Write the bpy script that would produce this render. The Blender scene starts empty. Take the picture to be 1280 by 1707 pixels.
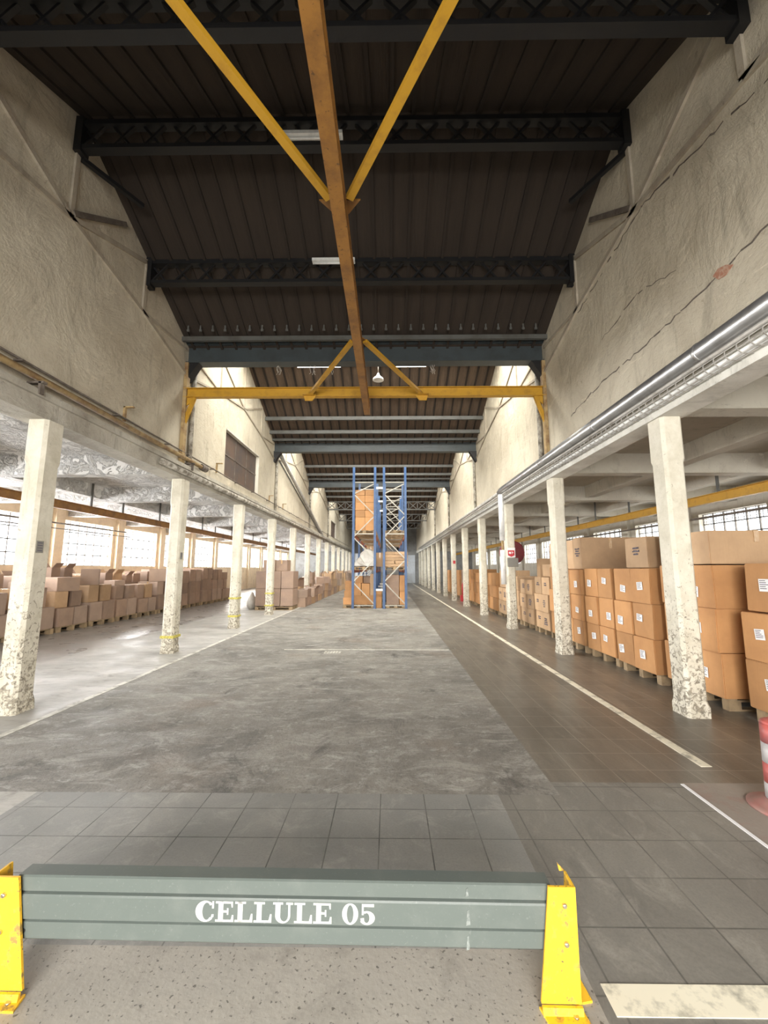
import bpy, bmesh, math, random
from mathutils import Vector, Matrix
random.seed(7)
C = bpy.context.scene.collection
D = bpy.data
PI = math.pi
# ------------------------------------------------------------------ camera, world, lights, exposure
cam = D.objects.new('camera', D.cameras.new('camera')); C.objects.link(cam)
cam.location = (0, 0, 1.6)
cam.rotation_euler = (PI/2 + math.atan(95/690), 0, 0.0116)
cam.data.sensor_fit = 'VERTICAL'; cam.data.sensor_height = 24; cam.data.lens = 24*690/1707
cam.data.clip_start = .05; cam.data.clip_end = 300
bpy.context.scene.camera = cam
vs = bpy.context.scene.view_settings
vs.view_transform = 'Standard'; vs.look = 'None'; vs.gamma = 1; vs.use_curve_mapping = False
vs.exposure = 0.78
w = D.worlds.new('world'); bpy.context.scene.world = w; w.use_nodes = True
w.node_tree.nodes['Background'].inputs[0].default_value = (.93, .97, 1, 1)
w.node_tree.nodes['Background'].inputs[1].default_value = 2.2

V0, P = 1.55, 6.72                     # valley positions of the transverse gabled roofs
XL, XR = -4.27, 3.25                   # nave faces of the two pillar rows
WT = .26
ZV, ZR = 6.28, 7.84                    # roof height at valley / ridge
YF, YB = -5.17, 48.6                   # front and back ends of the building
XWL, XWR = -11.7, 9.7                  # outer window walls
valleys = [V0 + P*k for k in range(-1, 8)]

def area(name, loc, rot, sx, sy, power, col=(1, 1, 1)):
    l = D.lights.new(name, 'AREA'); l.shape = 'RECTANGLE'; l.size = sx; l.size_y = sy
    l.energy = power; l.color = col
    o = D.objects.new(name, l); C.objects.link(o); o.location = loc; o.rotation_euler = rot
    return o
# daylight outside the left windows, the right windows, the roof lights and the open front doorway
area('daylight_left', (XWL-1.0, 21, 2.9), (0, -PI/2, 0), 2.6, 56, 11000, (1, .985, .97))
area('daylight_right', (XWR+1.0, 21, 2.9), (0, PI/2, 0), 2.6, 56, 2400, (1, .95, .87))
for k, e in ((1, 560), (2, 520), (3, 480), (4, 330), (5, 90)):
    yv = V0 + P*k
    s = math.atan((ZR-ZV)/(P/2))
    area('daylight_roof', (-.5, yv+1.5, ZV+1.5*math.tan(s)+.7), (s, 0, 0), 7, 2.2, e, (1, .94, .82))
dl = area('daylight_doorway', (-.5, YF-.7, 2.2), (PI/2-.38, 0, 0), 6.6, 3.2, 560, (1, .96, .9)); dl.data.spread = math.radians(125)

# ------------------------------------------------------------------ materials
class NT:
    def __init__(s, name):
        s.m = D.materials.new(name); s.m.use_nodes = True; s.t = s.m.node_tree
        s.b = s.t.nodes['Principled BSDF']; s.out = s.t.nodes['Material Output']
        s.co = s.n('ShaderNodeTexCoord')
    def n(s, typ, **kw):
        x = s.t.nodes.new(typ)
        for k, v in kw.items(): setattr(x, k, v)
        return x
    def l(s, a, b): s.t.links.new(a, b)
    def mapc(s, scale=(1, 1, 1), src='Object'):
        if src == 'World':
            g = s.n('ShaderNodeNewGeometry').outputs['Position']
        else: g = s.co.outputs[src]
        m = s.n('ShaderNodeMapping'); m.inputs['Scale'].default_value = scale; s.l(g, m.inputs[0]); return m.outputs[0]
    def noise(s, scale, detail=5, rough=.6, dist=0, st=(1, 1, 1), src='World'):
        x = s.n('ShaderNodeTexNoise'); x.inputs['Scale'].default_value = scale; x.inputs['Detail'].default_value = detail
        x.inputs['Roughness'].default_value = rough; x.inputs['Distortion'].default_value = dist
        s.l(s.mapc(st, src), x.inputs['Vector']); return x.outputs[0]
    def ramp(s, v, stops):
        r = s.n('ShaderNodeValToRGB'); e = r.color_ramp.elements
        while len(e) < len(stops): e.new(.5)
        for q, (p, c) in zip(e, stops):
            q.position = p; q.color = (c, c, c, 1) if isinstance(c, (int, float)) else (*c, 1)
        s.l(v, r.inputs[0]); return r.outputs[0]
    def mix(s, f, a, b, mode='MIX'):
        x = s.n('ShaderNodeMix', data_type='RGBA', blend_type=mode)
        for sock, v in ((x.inputs[0], f), (x.inputs[6], a), (x.inputs[7], b)):
            if isinstance(v, (int, float)): sock.default_value = v
            elif isinstance(v, tuple): sock.default_value = (*v, 1)
            else: s.l(v, sock)
        return x.outputs[2]
    def bump(s, h, strength, dist=.02, prev=None):
        x = s.n('ShaderNodeBump'); x.inputs['Strength'].default_value = strength; x.inputs['Distance'].default_value = dist
        s.l(h, x.inputs['Height'])
        if prev is not None: s.l(prev, x.inputs['Normal'])
        s.l(x.outputs[0], s.b.inputs['Normal']); return x.outputs[0]
    def color(s, c):
        if isinstance(c, tuple): s.b.inputs['Base Color'].default_value = (*c, 1)
        else: s.l(c, s.b.inputs['Base Color'])
    def rough(s, v, metal=None):
        if isinstance(v, (int, float)): s.b.inputs['Roughness'].default_value = v
        else: s.l(v, s.b.inputs['Roughness'])
        if metal is not None: s.b.inputs['Metallic'].default_value = metal

def worn(name, base, dirt, rough=.7, scale=3, amount=(.45, .7), metal=0, spec_scale=40, spot=None, bump=.2, rnd=0):
    m = NT(name)
    c = m.mix(m.ramp(m.noise(scale, 8, .65), [(amount[0], 0), (amount[1], 1)]), base, dirt)
    if spot: c = m.mix(m.ramp(m.noise(spec_scale, 4, .6), [(.62, 0), (.70, 1)]), c, spot)
    if rnd:
        oi = m.n('ShaderNodeObjectInfo'); h = m.n('ShaderNodeHueSaturation')
        mr = m.n('ShaderNodeMapRange'); mr.inputs[3].default_value = 1-rnd; mr.inputs[4].default_value = 1+rnd
        m.l(oi.outputs['Random'], mr.inputs[0]); m.l(mr.outputs[0], h.inputs['Value']); m.l(c, h.inputs['Color']); c = h.outputs[0]
    m.color(c); m.rough(rough, metal)
    if bump: m.bump(m.noise(spec_scale, 5, .6), bump, .005)
    return m.m

def plaster(name, base, dirt, dark, bump=.5):
    m = NT(name)
    c = m.mix(m.ramp(m.noise(.6, 9, .72, .5), [(.40, 0), (.62, 1)]), base, dirt)
    c = m.mix(m.ramp(m.noise(2.6, 10, .75, .6, (1, 1.6, .35)), [(.54, 0), (.72, .75)]), c, tuple(x*.62 for x in dirt))
    c = m.mix(m.ramp(m.noise(7, 10, .8, 1.2), [(.58, 0), (.68, .65)]), c, dark)
    c = m.mix(m.ramp(m.noise(1.3, 10, .78, 1.5, (1, .6, 2)), [(.60, 0), (.66, .55)]), c, tuple(min(1, x*1.35) for x in base))
    c = m.mix(m.ramp(m.noise(38, 4, .65), [(.66, 0), (.74, .6)]), c, dark)
    m.color(c); m.rough(.9)
    p = m.bump(m.noise(1.1, 10, .66, .5), bump, .12)
    m.bump(m.noise(12, 9, .75, 1), bump, .018, p)
    return m.m
M = {}
M['wall'] = plaster('cream_plaster', (.57, .515, .405), (.45, .395, .30), (.20, .155, .105), .55)
M['ledge'] = plaster('grimy_white_ledge', (.50, .47, .40), (.30, .27, .22), (.08, .07, .06), .7)
M['concrete_white'] = plaster('white_painted_concrete', (.70, .68, .62), (.52, .50, .44), (.20, .18, .14), .4)

def pillar_mat():
    m = NT('worn_pillar_paint')
    c = m.mix(m.ramp(m.noise(3, 8, .7), [(.4, 0), (.7, 1)]), (.66, .62, .52), (.50, .46, .36))
    sep = m.n('ShaderNodeSeparateXYZ'); m.l(m.n('ShaderNodeNewGeometry').outputs['Position'], sep.inputs[0])
    mr = m.n('ShaderNodeMapRange'); mr.inputs[1].default_value = 2.1; mr.inputs[2].default_value = .1; mr.inputs[3].default_value = -.04; mr.inputs[4].default_value = .11
    m.l(sep.outputs[2], mr.inputs[0])
    ad = m.n('ShaderNodeMath', operation='ADD'); m.l(m.noise(16, 9, .75, 1.2), ad.inputs[0]); m.l(mr.outputs[0], ad.inputs[1])
    chip = m.ramp(ad.outputs[0], [(.585, 0), (.63, 1)])
    c = m.mix(m.ramp(m.noise(5, 9, .75, 1, (1, 1, .3)), [(.55, 0), (.7, .6)]), c, (.34, .30, .22))
    c = m.mix(chip, c, m.ramp(m.noise(30, 4), [(.4, (.33, .29, .22)), (.65, (.16, .14, .11))]))
    m.color(c); m.rough(.75); p = m.bump(chip, -.6, .008); m.bump(m.noise(8, 8, .7), .5, .02, p)
    return m.m
M['pillar'] = pillar_mat()

def peel_mat():
    m = NT('peeling_ceiling_paint')
    h = m.noise(3.2, 9, .72, 1.2, (1, .8, 1))
    h2 = m.ramp(h, [(.46, 0), (.50, .55), (.56, .6), (.60, 1)])
    c = m.mix(m.ramp(h, [(.52, 0), (.56, 1)]), (.82, .81, .79), (.68, .66, .63))
    c = m.mix(m.ramp(m.noise(1.3, 8, .7), [(.58, 0), (.74, .4)]), c, (.46, .43, .39))
    m.color(c); m.rough(.85); m.bump(h2, .9, .10)
    return m.m
M['peel'] = peel_mat()
M['ceil_right'] = plaster('grey_cream_ceiling_paint', (.46, .43, .37), (.40, .37, .31), (.27, .24, .2), .2)
M['ceil_beam'] = plaster('cream_ceiling_beam_paint', (.58, .55, .47), (.50, .46, .39), (.27, .24, .2), .25)

def board_mat(name, a, b):
    m = NT(name)
    c = m.mix(m.ramp(m.noise(3, 6, .6, 0, (3, .3, .3)), [(.35, 0), (.7, 1)]), a, b)
    c = m.mix(m.ramp(m.noise(30, 6, .7, 0, (1, .1, .1)), [(.5, 0), (.75, .6)]), c, (.02, .015, .01))
    m.color(c); m.rough(.9); m.bump(m.noise(20, 5, .6, 0, (2, .1, .1)), .3, .01)
    return m.m
M['roof'] = board_mat('shade_dark_roof_boards', (.034, .023, .0155), (.024, .016, .011))  # darker boards: the front bays' weak light is put into the colour
M['roof_brown'] = board_mat('brown_roof_boards', (.115, .078, .052), (.075, .05, .034))
M['batten'] = board_mat('dark_roof_battens', (.024, .016, .011), (.018, .012, .008))
M['dark_steel'] = worn('blackened_steel', (.006, .006, .007), (.010, .009, .008), .55, 4)
M['grey_steel'] = worn('blue_grey_steel', (.040, .050, .053), (.028, .032, .033), .5, 3)
M['light_steel'] = worn('dusty_grey_steel', (.10, .10, .092), (.065, .06, .05), .5, 3)
M['yellow_beam'] = worn('dirty_yellow_paint', (.31, .145, .03), (.15, .068, .02), .5, 4, (.42, .70), 0, 30, (.1, .05, .02))
M['yellow_bright'] = worn('yellow_beam_paint', (.50, .27, .02), (.30, .15, .02), .5, 5, (.5, .78))
M['yellow_guard'] = worn('safety_yellow_paint', (.80, .46, .02), (.26, .17, .05), .45, 16, (.54, .64), 0, 70, (.10, .075, .04))
M['guard_grey'] = worn('grey_green_guard_paint', (.095, .112, .102), (.12, .135, .123), .36, 6, (.5, .75), 0, 90, (.13, .145, .135), .06)
M['white_letter'] = worn('white_lettering_vinyl', (.85, .85, .82), (.78, .78, .74), .5, 20)
M['bolt'] = worn('zinc_bolt', (.55, .5, .38), (.3, .26, .18), .35, 60, metal=.9)
M['black'] = worn('black_hole', (.01, .01, .01), (.02, .02, .02), .8, 5)
M['galv'] = worn('galvanised_duct', (.45, .45, .45), (.33, .32, .31), .33, 5, metal=.85, spec_scale=60)
M['galv_dull'] = worn('dull_galvanised_steel', (.42, .40, .37), (.25, .23, .20), .5, 6, metal=.4)
M['white_pipe'] = worn('white_pipe_lagging', (.72, .72, .7), (.5, .5, .48), .5, 6)
M['rust_pipe'] = worn('rusty_cream_pipe', (.42, .30, .14), (.20, .11, .05), .6, 6, (.42, .66))
M['dark_pipe'] = worn('grimy_dark_pipe', (.10, .08, .065), (.2, .17, .14), .6, 8)
M['grime_pipe'] = worn('grimy_drain_pipe', (.42, .39, .33), (.14, .12, .09), .7, 7, (.42, .6))
M['shutter'] = worn('brown_shutter_boards', (.115, .075, .055), (.075, .06, .055), .7, 1.5, (.4, .65))
M['frame_dark'] = worn('dark_window_steel', (.09, .08, .07), (.14, .11, .08), .6, 8)
M['frame_yellow'] = worn('yellowed_pilaster_paint', (.66, .54, .38), (.52, .42, .30), .7, 3)
M['blue'] = worn('blue_rack_paint', (.035, .085, .20), (.025, .055, .13), .4, 5)
M['orange'] = worn('orange_rack_beam', (.62, .20, .09), (.45, .16, .09), .5, 5)
M['zinc'] = worn('pale_zinc_brace', (.36, .34, .29), (.26, .24, .2), .4, 6, metal=.3)
M['pallet'] = worn('raw_pallet_wood', (.36, .26, .15), (.22, .16, .1), .85, 8, rnd=.2)
M['paper'] = worn('white_paper', (.8, .8, .8), (.72, .72, .74), .6, 20, bump=0)
M['ink'] = worn('printed_ink', (.10, .09, .12), (.15, .13, .14), .7, 20, bump=0)
M['red'] = worn('fire_red_paint', (.50, .03, .04), (.35, .02, .03), .4, 6)
M['dark_red'] = worn('dark_red_hose_reel', (.16, .015, .02), (.10, .012, .015), .4, 6)
M['cone_red'] = worn('faded_cone_red', (.42, .09, .075), (.27, .11, .11), .5, 10, spec_scale=30)
M['cone_white'] = worn('dirty_cone_white', (.46, .44, .43), (.28, .26, .255), .5, 10)
M['tape_yellow'] = worn('yellow_strap_tape', (.60, .52, .10), (.36, .32, .08), .5, 30, (.45, .6))
M['grey_box'] = worn('grey_plastic', (.2, .19, .17), (.25, .24, .2), .5, 6)
M['plastic'] = worn('white_plastic_wrap', (.46, .43, .38), (.32, .29, .25), .3, 9)
M['line'] = worn('worn_floor_paint', (.62, .60, .53), (.25, .23, .20), .6, 7, (.46, .66), bump=0)
M['line_yellow'] = worn('worn_cream_floor_paint', (.80, .75, .60), (.33, .31, .25), .6, 5, (.50, .64), bump=0)
M['backwall'] = worn('grey_back_wall', (.30, .30, .29), (.2, .19, .18), .8, 2)
M['backwhite'] = worn('white_back_panel', (.62, .66, .70), (.5, .52, .54), .7, 2)

def cardboard(name, a, b):
    m = NT(name)
    c = m.mix(m.ramp(m.noise(2.5, 6, .6), [(.35, 0), (.7, 1)]), a, b)
    c = m.mix(m.ramp(m.noise(120, 2, .5, 0, (1, 1, .05)), [(.4, 0), (.9, .25)]), c, tuple(x*.7 for x in a))
    oi = m.n('ShaderNodeObjectInfo'); h = m.n('ShaderNodeHueSaturation')
    mr = m.n('ShaderNodeMapRange'); mr.inputs[3].default_value = .80; mr.inputs[4].default_value = 1.18
    m.l(oi.outputs['Random'], mr.inputs[0]); m.l(mr.outputs[0], h.inputs['Value']); m.l(c, h.inputs['Color'])
    m.color(h.outputs[0]); m.rough(.75); m.bump(m.noise(6, 5, .6), .35, .02)
    return m.m
M['card'] = cardboard('orange_brown_cardboard', (.50, .26, .105), (.40, .20, .08))
M['card_pale'] = cardboard('pale_brown_cardboard', (.50, .33, .19), (.40, .26, .15))
M['card_mauve'] = cardboard('mauve_brown_cardboard', (.38, .26, .185), (.28, .195, .15))  # mauve cast puts the left aisle's haze and flare into the cardboard colour
M['card_grey'] = cardboard('greyish_cardboard', (.40, .29, .22), (.32, .235, .185))
M['tape'] = worn('brown_packing_tape', (.50, .32, .16), (.62, .46, .3), .25, 15, bump=0)

def glass_mat():
    m = NT('window_glass'); t = m.n('ShaderNodeBsdfTransparent'); g = m.n('ShaderNodeBsdfGlossy'); x = m.n('ShaderNodeMixShader')
    g.inputs['Roughness'].default_value = .05; x.inputs[0].default_value = .06; t.inputs[0].default_value = (.96, .97, .98, 1)
    m.l(t.outputs[0], x.inputs[1]); m.l(g.outputs[0], x.inputs[2]); m.l(x.outputs[0], m.out.inputs[0]); return m.m
M['glass'] = glass_mat()
def emit(name, col, s):
    m = NT(name); m.b.inputs['Emission Color'].default_value = (*col, 1); m.b.inputs['Emission Strength'].default_value = s; m.color(col); return m.m
M['tube_lit'] = emit('lit_tube', (1, .98, .92), 6)
M['tube_off'] = worn('unlit_white_tube', (.75, .75, .72), (.6, .6, .58), .4, 10)

def tile_mat(name, base, base2, joint, size, rough, dirt, rlow=None, jw=.012, off=(0, 0), streak=(1, 1, 1), grit=.35):
    m = NT(name)
    br = m.n('ShaderNodeTexBrick'); br.offset = 0; br.squash = 1
    br.inputs['Scale'].default_value = 1; br.inputs['Brick Width'].default_value = size; br.inputs['Row Height'].default_value = size
    br.inputs['Mortar Size'].default_value = jw*.5; br.inputs['Mortar Smooth'].default_value = .6
    br.inputs['Color1'].default_value = (*base, 1); br.inputs['Color2'].default_value = (*base2, 1); br.inputs['Mortar'].default_value = (*base, 1)
    mp = m.n('ShaderNodeMapping'); mp.inputs['Location'].default_value = (*off, 0)
    m.l(m.n('ShaderNodeNewGeometry').outputs['Position'], mp.inputs[0]); m.l(mp.outputs[0], br.inputs['Vector'])
    c = m.mix(m.ramp(m.noise(1.1, 10, .72, .6, streak), [(.40, 0), (.66, .8)]), br.outputs[0], dirt)
    c = m.mix(m.ramp(m.noise(4, 10, .75, .8, streak), [(.52, 0), (.70, .5)]), c, tuple(x*1.5 for x in dirt))
    c = m.mix(m.ramp(m.noise(1.7, 9, .7, 1.0, streak), [(.55, 0), (.72, .55)]), c, tuple(x*.5 for x in base))
    c = m.mix(m.ramp(m.noise(75, 5, .7), [(.45, 0), (.8, grit)]), c, tuple(x*.4 for x in base))
    jn = m.n('ShaderNodeMath', operation='MULTIPLY'); m.l(br.outputs['Fac'], jn.inputs[0]); m.l(m.ramp(m.noise(2.3, 6, .7), [(.30, .2), (.6, 1)]), jn.inputs[1])
    c = m.mix(jn.outputs[0], c, joint)
    m.color(c)
    m.rough(m.ramp(m.noise(1.2, 8, .65, 0, streak), [(.30, rlow or rough*.7), (.72, rough)]))
    p = m.bump(br.outputs['Fac'], -.5, .005); m.bump(m.noise(25, 6, .6), .10, .006, p)
    return m.m
M['tile_grey'] = tile_mat('grey_floor_tiles', (.25, .248, .235), (.20, .20, .19), (.055, .053, .05), .305, .6, (.31, .30, .275), .38, .010, off=(.06, .02))
M['tile_brown'] = tile_mat('brown_sealed_tiles', (.155, .132, .106), (.112, .098, .080), (.30, .27, .22), .305, .46, (.185, .162, .132), .26, .010, off=(.05, .06), streak=(1.6, .35, 1), grit=.3)
M['tile_side'] = tile_mat('worn_side_tiles', (.19, .18, .16), (.165, .156, .138), (.095, .09, .08), .305, .6, (.245, .23, .20), .42, .012, off=(.06, .02), streak=(1.3, .7, 1))

def asphalt():
    m = NT('worn_asphalt_floor')
    c = m.mix(m.ramp(m.noise(.5, 10, .75, .6), [(.38, 0), (.62, 1)]), (.15, .14, .124), (.29, .272, .238))
    c = m.mix(m.ramp(m.noise(1.6, 11, .78, .9, (1, 2.0, 1)), [(.50, 0), (.60, .8)]), c, (.36, .345, .31))
    c = m.mix(m.ramp(m.noise(5, 11, .8, .6, (1, 1.6, 1)), [(.54, 0), (.62, .6)]), c, (.47, .455, .42))
    c = m.mix(m.ramp(m.noise(1.0, 10, .75, .7, (1.4, 1, 1)), [(.56, 0), (.66, .85)]), c, (.075, .07, .064))
    c = m.mix(m.ramp(m.noise(.7, 6, .6, 0, (1, 1, 1)), [(.56, 0), (.70, .4)]), c, (.22, .15, .105))
    c = m.mix(m.ramp(m.noise(28, 8, .75), [(.52, 0), (.66, .55)]), c, (.07, .066, .06))
    c = m.mix(m.ramp(m.noise(90, 4, .65), [(.60, 0), (.72, .6)]), c, (.42, .40, .37))
    m.color(c); m.rough(m.ramp(m.noise(1.8, 6), [(.35, .5), (.65, .85)]))
    p = m.bump(m.noise(3, 10, .75, .5), .45, .03); m.bump(m.noise(55, 6, .65), .6, .006, p)
    return m.m
M['asphalt'] = asphalt()
def conc(name, a, b, d, st=(1, 1, 1), rough=.7, sp=None):
    m = NT(name)
    c = m.mix(m.ramp(m.noise(.8, 9, .7, .6, st), [(.38, 0), (.66, 1)]), a, b)
    c = m.mix(m.ramp(m.noise(3, 9, .7, 1, st), [(.52, 0), (.7, .7)]), c, d)
    if sp: c = m.mix(m.ramp(m.noise(55, 3, .5), [(.62, 0), (.68, .9)]), c, sp)
    m.color(c); m.rough(m.ramp(m.noise(1.5, 6), [(.4, rough*.6), (.65, rough)])); m.bump(m.noise(40, 6, .6), .3, .006)
    return m.m
M['conc_light'] = conc('pale_aisle_concrete', (.32, .305, .275), (.46, .44, .405), (.18, .168, .15), (1, 2.5, 1))
M['conc_smooth'] = conc('smooth_aisle_concrete', (.26, .24, .22), (.29, .27, .245), (.235, .215, .195), (1, 2, 1), .45)
M['conc_near'] = conc('speckled_threshold_concrete', (.31, .29, .255), (.38, .355, .31), (.20, .185, .16), (1, 1, 1), .8, (.10, .09, .08))
M['conc_right'] = conc('grey_right_aisle_concrete', (.15, .142, .127), (.21, .20, .175), (.11, .10, .09), (1, 2, 1), .5)
M['ramp'] = conc('pinkish_ramp_concrete', (.25, .215, .185), (.29, .25, .21), (.28, .15, .13), (1, 1, 1), .7)

# ------------------------------------------------------------------ mesh helpers
class MB:
    def __init__(s): s.bm = bmesh.new(); s.mi = 0
    def _f(s, vs):
        try: f = s.bm.faces.new(vs); f.material_index = s.mi; return f
        except ValueError: return None
    def box(s, x0, x1, y0, y1, z0, z1, mt=None):
        v = [Vector((x, y, z)) for z in (z0, z1) for y in (y0, y1) for x in (x0, x1)]
        if mt is not None: v = [mt @ q for q in v]
        v = [s.bm.verts.new(q) for q in v]
        for q in ((0, 2, 3, 1), (4, 5, 7, 6), (0, 1, 5, 4), (2, 6, 7, 3), (0, 4, 6, 2), (1, 3, 7, 5)): s._f([v[i] for i in q])
        return s
    def bar(s, a, b, w, h=None, up=(0, 0, 1)):
        a = Vector(a); b = Vector(b); d = b-a; L = d.length; d.normalize(); u = Vector(up)
        if abs(d.dot(u)) > .99: u = Vector((0, 1, 0))
        r = d.cross(u).normalized(); u = r.cross(d); h = h or w
        mt = Matrix((( r.x, d.x, u.x, a.x), (r.y, d.y, u.y, a.y), (r.z, d.z, u.z, a.z), (0, 0, 0, 1)))
        return s.box(-w/2, w/2, 0, L, -h/2, h/2, mt)
    def ibeam(s, a, b, w, h, t=.015, up=(0, 0, 1)):
        a = Vector(a); b = Vector(b); u = Vector(up)
        s.bar(a+u*(h/2-t/2), b+u*(h/2-t/2), w, t, up); s.bar(a-u*(h/2-t/2), b-u*(h/2-t/2), w, t, up); s.bar(a, b, t, h-2*t, up); return s
    def lathe(s, prof, seg=16, o=(0, 0, 0), axis='Z', smooth=True):
        o = Vector(o); rings = []
        for r, z in prof:
            ring = []
            for i in range(seg):
                t = 2*PI*i/seg; p = (r*math.cos(t), r*math.sin(t), z)
                if axis == 'Y': p = (p[0], p[2], p[1])
                if axis == 'X': p = (p[2], p[0], p[1])
                ring.append(s.bm.verts.new(o+Vector(p)))
            rings.append(ring)
        for a, b in zip(rings, rings[1:]):
            for i in range(seg):
                f = s._f([a[i], a[(i+1) % seg], b[(i+1) % seg], b[i]])
                if f: f.smooth = smooth
        s._f(rings[0][::-1]); s._f(rings[-1]); return s
    def tube(s, pts, r, seg=12):
        pts = [Vector(p) for p in pts]; rings = []
        for i, p in enumerate(pts):
            d = (pts[min(i+1, len(pts)-1)]-pts[max(i-1, 0)]).normalized(); u = Vector((0, 0, 1))
            if abs(d.dot(u)) > .98: u = Vector((1, 0, 0))
            a = d.cross(u).normalized(); b = a.cross(d)
            rings.append([s.bm.verts.new(p+r*(math.cos(2*PI*k/seg)*a+math.sin(2*PI*k/seg)*b)) for k in range(seg)])
        for a, b in zip(rings, rings[1:]):
            for i in range(seg):
                f = s._f([a[i], a[(i+1) % seg], b[(i+1) % seg], b[i]])
                if f: f.smooth = True
        s._f(rings[0]); s._f(rings[-1]); return s
    def prism(s, poly, axis, a, b):
        def P3(p, t):
            if axis == 'X': return (t, p[0], p[1])
            if axis == 'Y': return (p[0], t, p[1])
            return (p[0], p[1], t)
        A = [s.bm.verts.new(P3(p, a)) for p in poly]; B = [s.bm.verts.new(P3(p, b)) for p in poly]
        n = len(poly)
        for i in range(n): s._f([A[i], A[(i+1) % n], B[(i+1) % n], B[i]])
        s._f(A[::-1]); s._f(B); return s
    def build(s, name, mat, parent=None, bevel=0, kind=None, loc=None):
        bmesh.ops.recalc_face_normals(s.bm, faces=s.bm.faces)
        if bevel: bmesh.ops.bevel(s.bm, geom=[e for e in s.bm.edges], offset=bevel, segments=1, affect='EDGES', profile=.5)
        me = D.meshes.new(name); s.bm.to_mesh(me); s.bm.free()
        for m in (mat if isinstance(mat, (list, tuple)) else [mat]): me.materials.append(m)
        o = D.objects.new(name, me); C.objects.link(o)
        if parent: o.parent = parent
        if loc: o.location = loc
        if kind: o['kind'] = kind
        return o
def tag(o, label, cat, group=None, kind=None):
    o['label'] = label; o['category'] = cat
    if group: o['group'] = group
    if kind: o['kind'] = kind
    return o
def thing(name, label, cat, loc=(0, 0, 0), rz=0, group=None):
    o = D.objects.new(name, None); C.objects.link(o); o.location = loc; o.rotation_euler = (0, 0, rz)
    o.empty_display_size = .1
    return tag(o, label, cat, group)
def struct(name, mb, mat, parent=None, **k): return mb.build(name, mat, parent, kind='structure', **k)
ORD = ['first', 'second', 'third', 'fourth', 'fifth', 'sixth', 'seventh', 'eighth', 'ninth', 'tenth', 'eleventh', 'twelfth', 'thirteenth', 'fourteenth', 'fifteenth', 'sixteenth', 'seventeenth', 'eighteenth', 'nineteenth', 'twentieth']

# ------------------------------------------------------------------ floor (zones of one slab)
b = MB()
def zone(x0, x1, y0, y1, mi):
    b.mi = mi; f = [b.bm.verts.new((x, y, 0)) for x, y in ((x0, y0), (x1, y0), (x1, y1), (x0, y1))]; b._f(f)
mats = [M['tile_grey'], M['asphalt'], M['tile_brown'], M['conc_light'], M['conc_smooth'], M['conc_near'], M['conc_right'], M['tile_side'], M['ramp']]
zone(-3.72, 1.22, 3.22, YB, 1)
zone(1.22, 3.9, 3.40, YB, 2)
zone(3.9, XWR, 3.40, YB, 6)
zone(-6.0, -3.72, 3.22, YB, 3)
zone(XWL, -6.0, YF, YB, 4)
zone(-2.55, .78, 2.0, 3.22, 0); zone(-6.0, -2.55, 2.0, 3.22, 3)
zone(-6.0, .78, YF, 2.0, 5)
zone(.78, 1.22, YF, 3.22, 7); zone(1.22, 2.2, YF, 3.40, 7)
zone(2.2, XWR, YF, 3.40, 8)
floor = struct('floor', b, mats)
# painted lines
def line(x0, x1, y0, y1, mat, label, z=.003):
    n = MB().box(x0, x1, y0, y1, 0.0, z).build('floor_marking', mat); return tag(n, label, 'floor marking')
line(-3.79, -3.71, 2.6, 40, M['line'], 'worn white line on the floor in front of the left pillars')
line(2.545, 2.635, 3.66, 46, M['line_yellow'], 'cream painted line along the brown walkway beside the right pillars')
line(.82, 3.6, 1.735, 1.855, M['line_yellow'], 'broad cream stripe on the floor right of the yellow guard post')
line(2.185, 2.21, 1.2, 3.38, M['paper'], 'thin white edge strip beside the pink floor patch under the cone')
line(-2.1, 1.2, 8.55, 8.60, M['line'], 'faint white strip running across the middle of the asphalt floor')
gr = MB()
for i in range(6): gr.box(-1.25+i*.055, -1.21+i*.055, 8.2, 8.4, 0, .006)
tag(gr.build('floor_drain', M['line']), 'small pale drain grate set in the asphalt floor', 'drain')

# ------------------------------------------------------------------ shell walls
def roofz(y):
    t = ((y-V0) % P)/P
    return ZV+(ZR-ZV)*(1-abs(2*t-1))
def nave_wall(side):
    x0, x1 = (XL-WT, XL) if side == 'left' else (XR, XR+WT)
    ys = [YF]
    for k in range(-1, 7):
        ys += [V0+P*k, V0+P*(k+.5)]
    ys.append(V0+P*7)
    ys = sorted(set(round(y, 4) for y in ys)); ys = [y for y in ys if y >= YF]
    holes = [(10.45, 13.2, 3.98, 5.28), (30.4, 33.2, 3.98, 5.2)] if side == 'left' else []
    b = MB()
    cuts = sorted(set(ys+[h for q in holes for h in q[:2]]))
    for a, c in zip(cuts, cuts[1:]):
        hz = [q for q in holes if q[0] <= a+.001 and q[1] >= c-.001]
        ta, tc = roofz(a)+.02, roofz(c)+.02
        if abs((a-V0) % P) < .01: ta = ZV+.02
        if hz:
            b.prism([(a, 3.42), (c, 3.42), (c, hz[0][2]), (a, hz[0][2])], 'X', x0, x1)
            b.prism([(a, hz[0][3]), (c, hz[0][3]), (c, tc), (a, ta)], 'X', x0, x1)
        else: b.prism([(a, 3.42), (c, 3.42), (c, tc), (a, ta)], 'X', x0, x1)
    return struct('wall_nave_'+side, b, M['wall'])
wl = nave_wall('left'); wr = nave_wall('right')
# beam ledges
b = MB().box(XL-WT+.02, XL+.12, YF, YB, 3.40, 3.62).box(XL, XL+.16, YF, YB, 3.62, 3.70)
struct('trim_1', b, M['ledge'])
b = MB().box(XR-.04, XR+WT+.02, YF, YB, 3.40, 3.58).box(XR-.07, XR, YF, YB, 3.58, 3.62)
struct('trim_2', b, M['concrete_white'])

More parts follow.
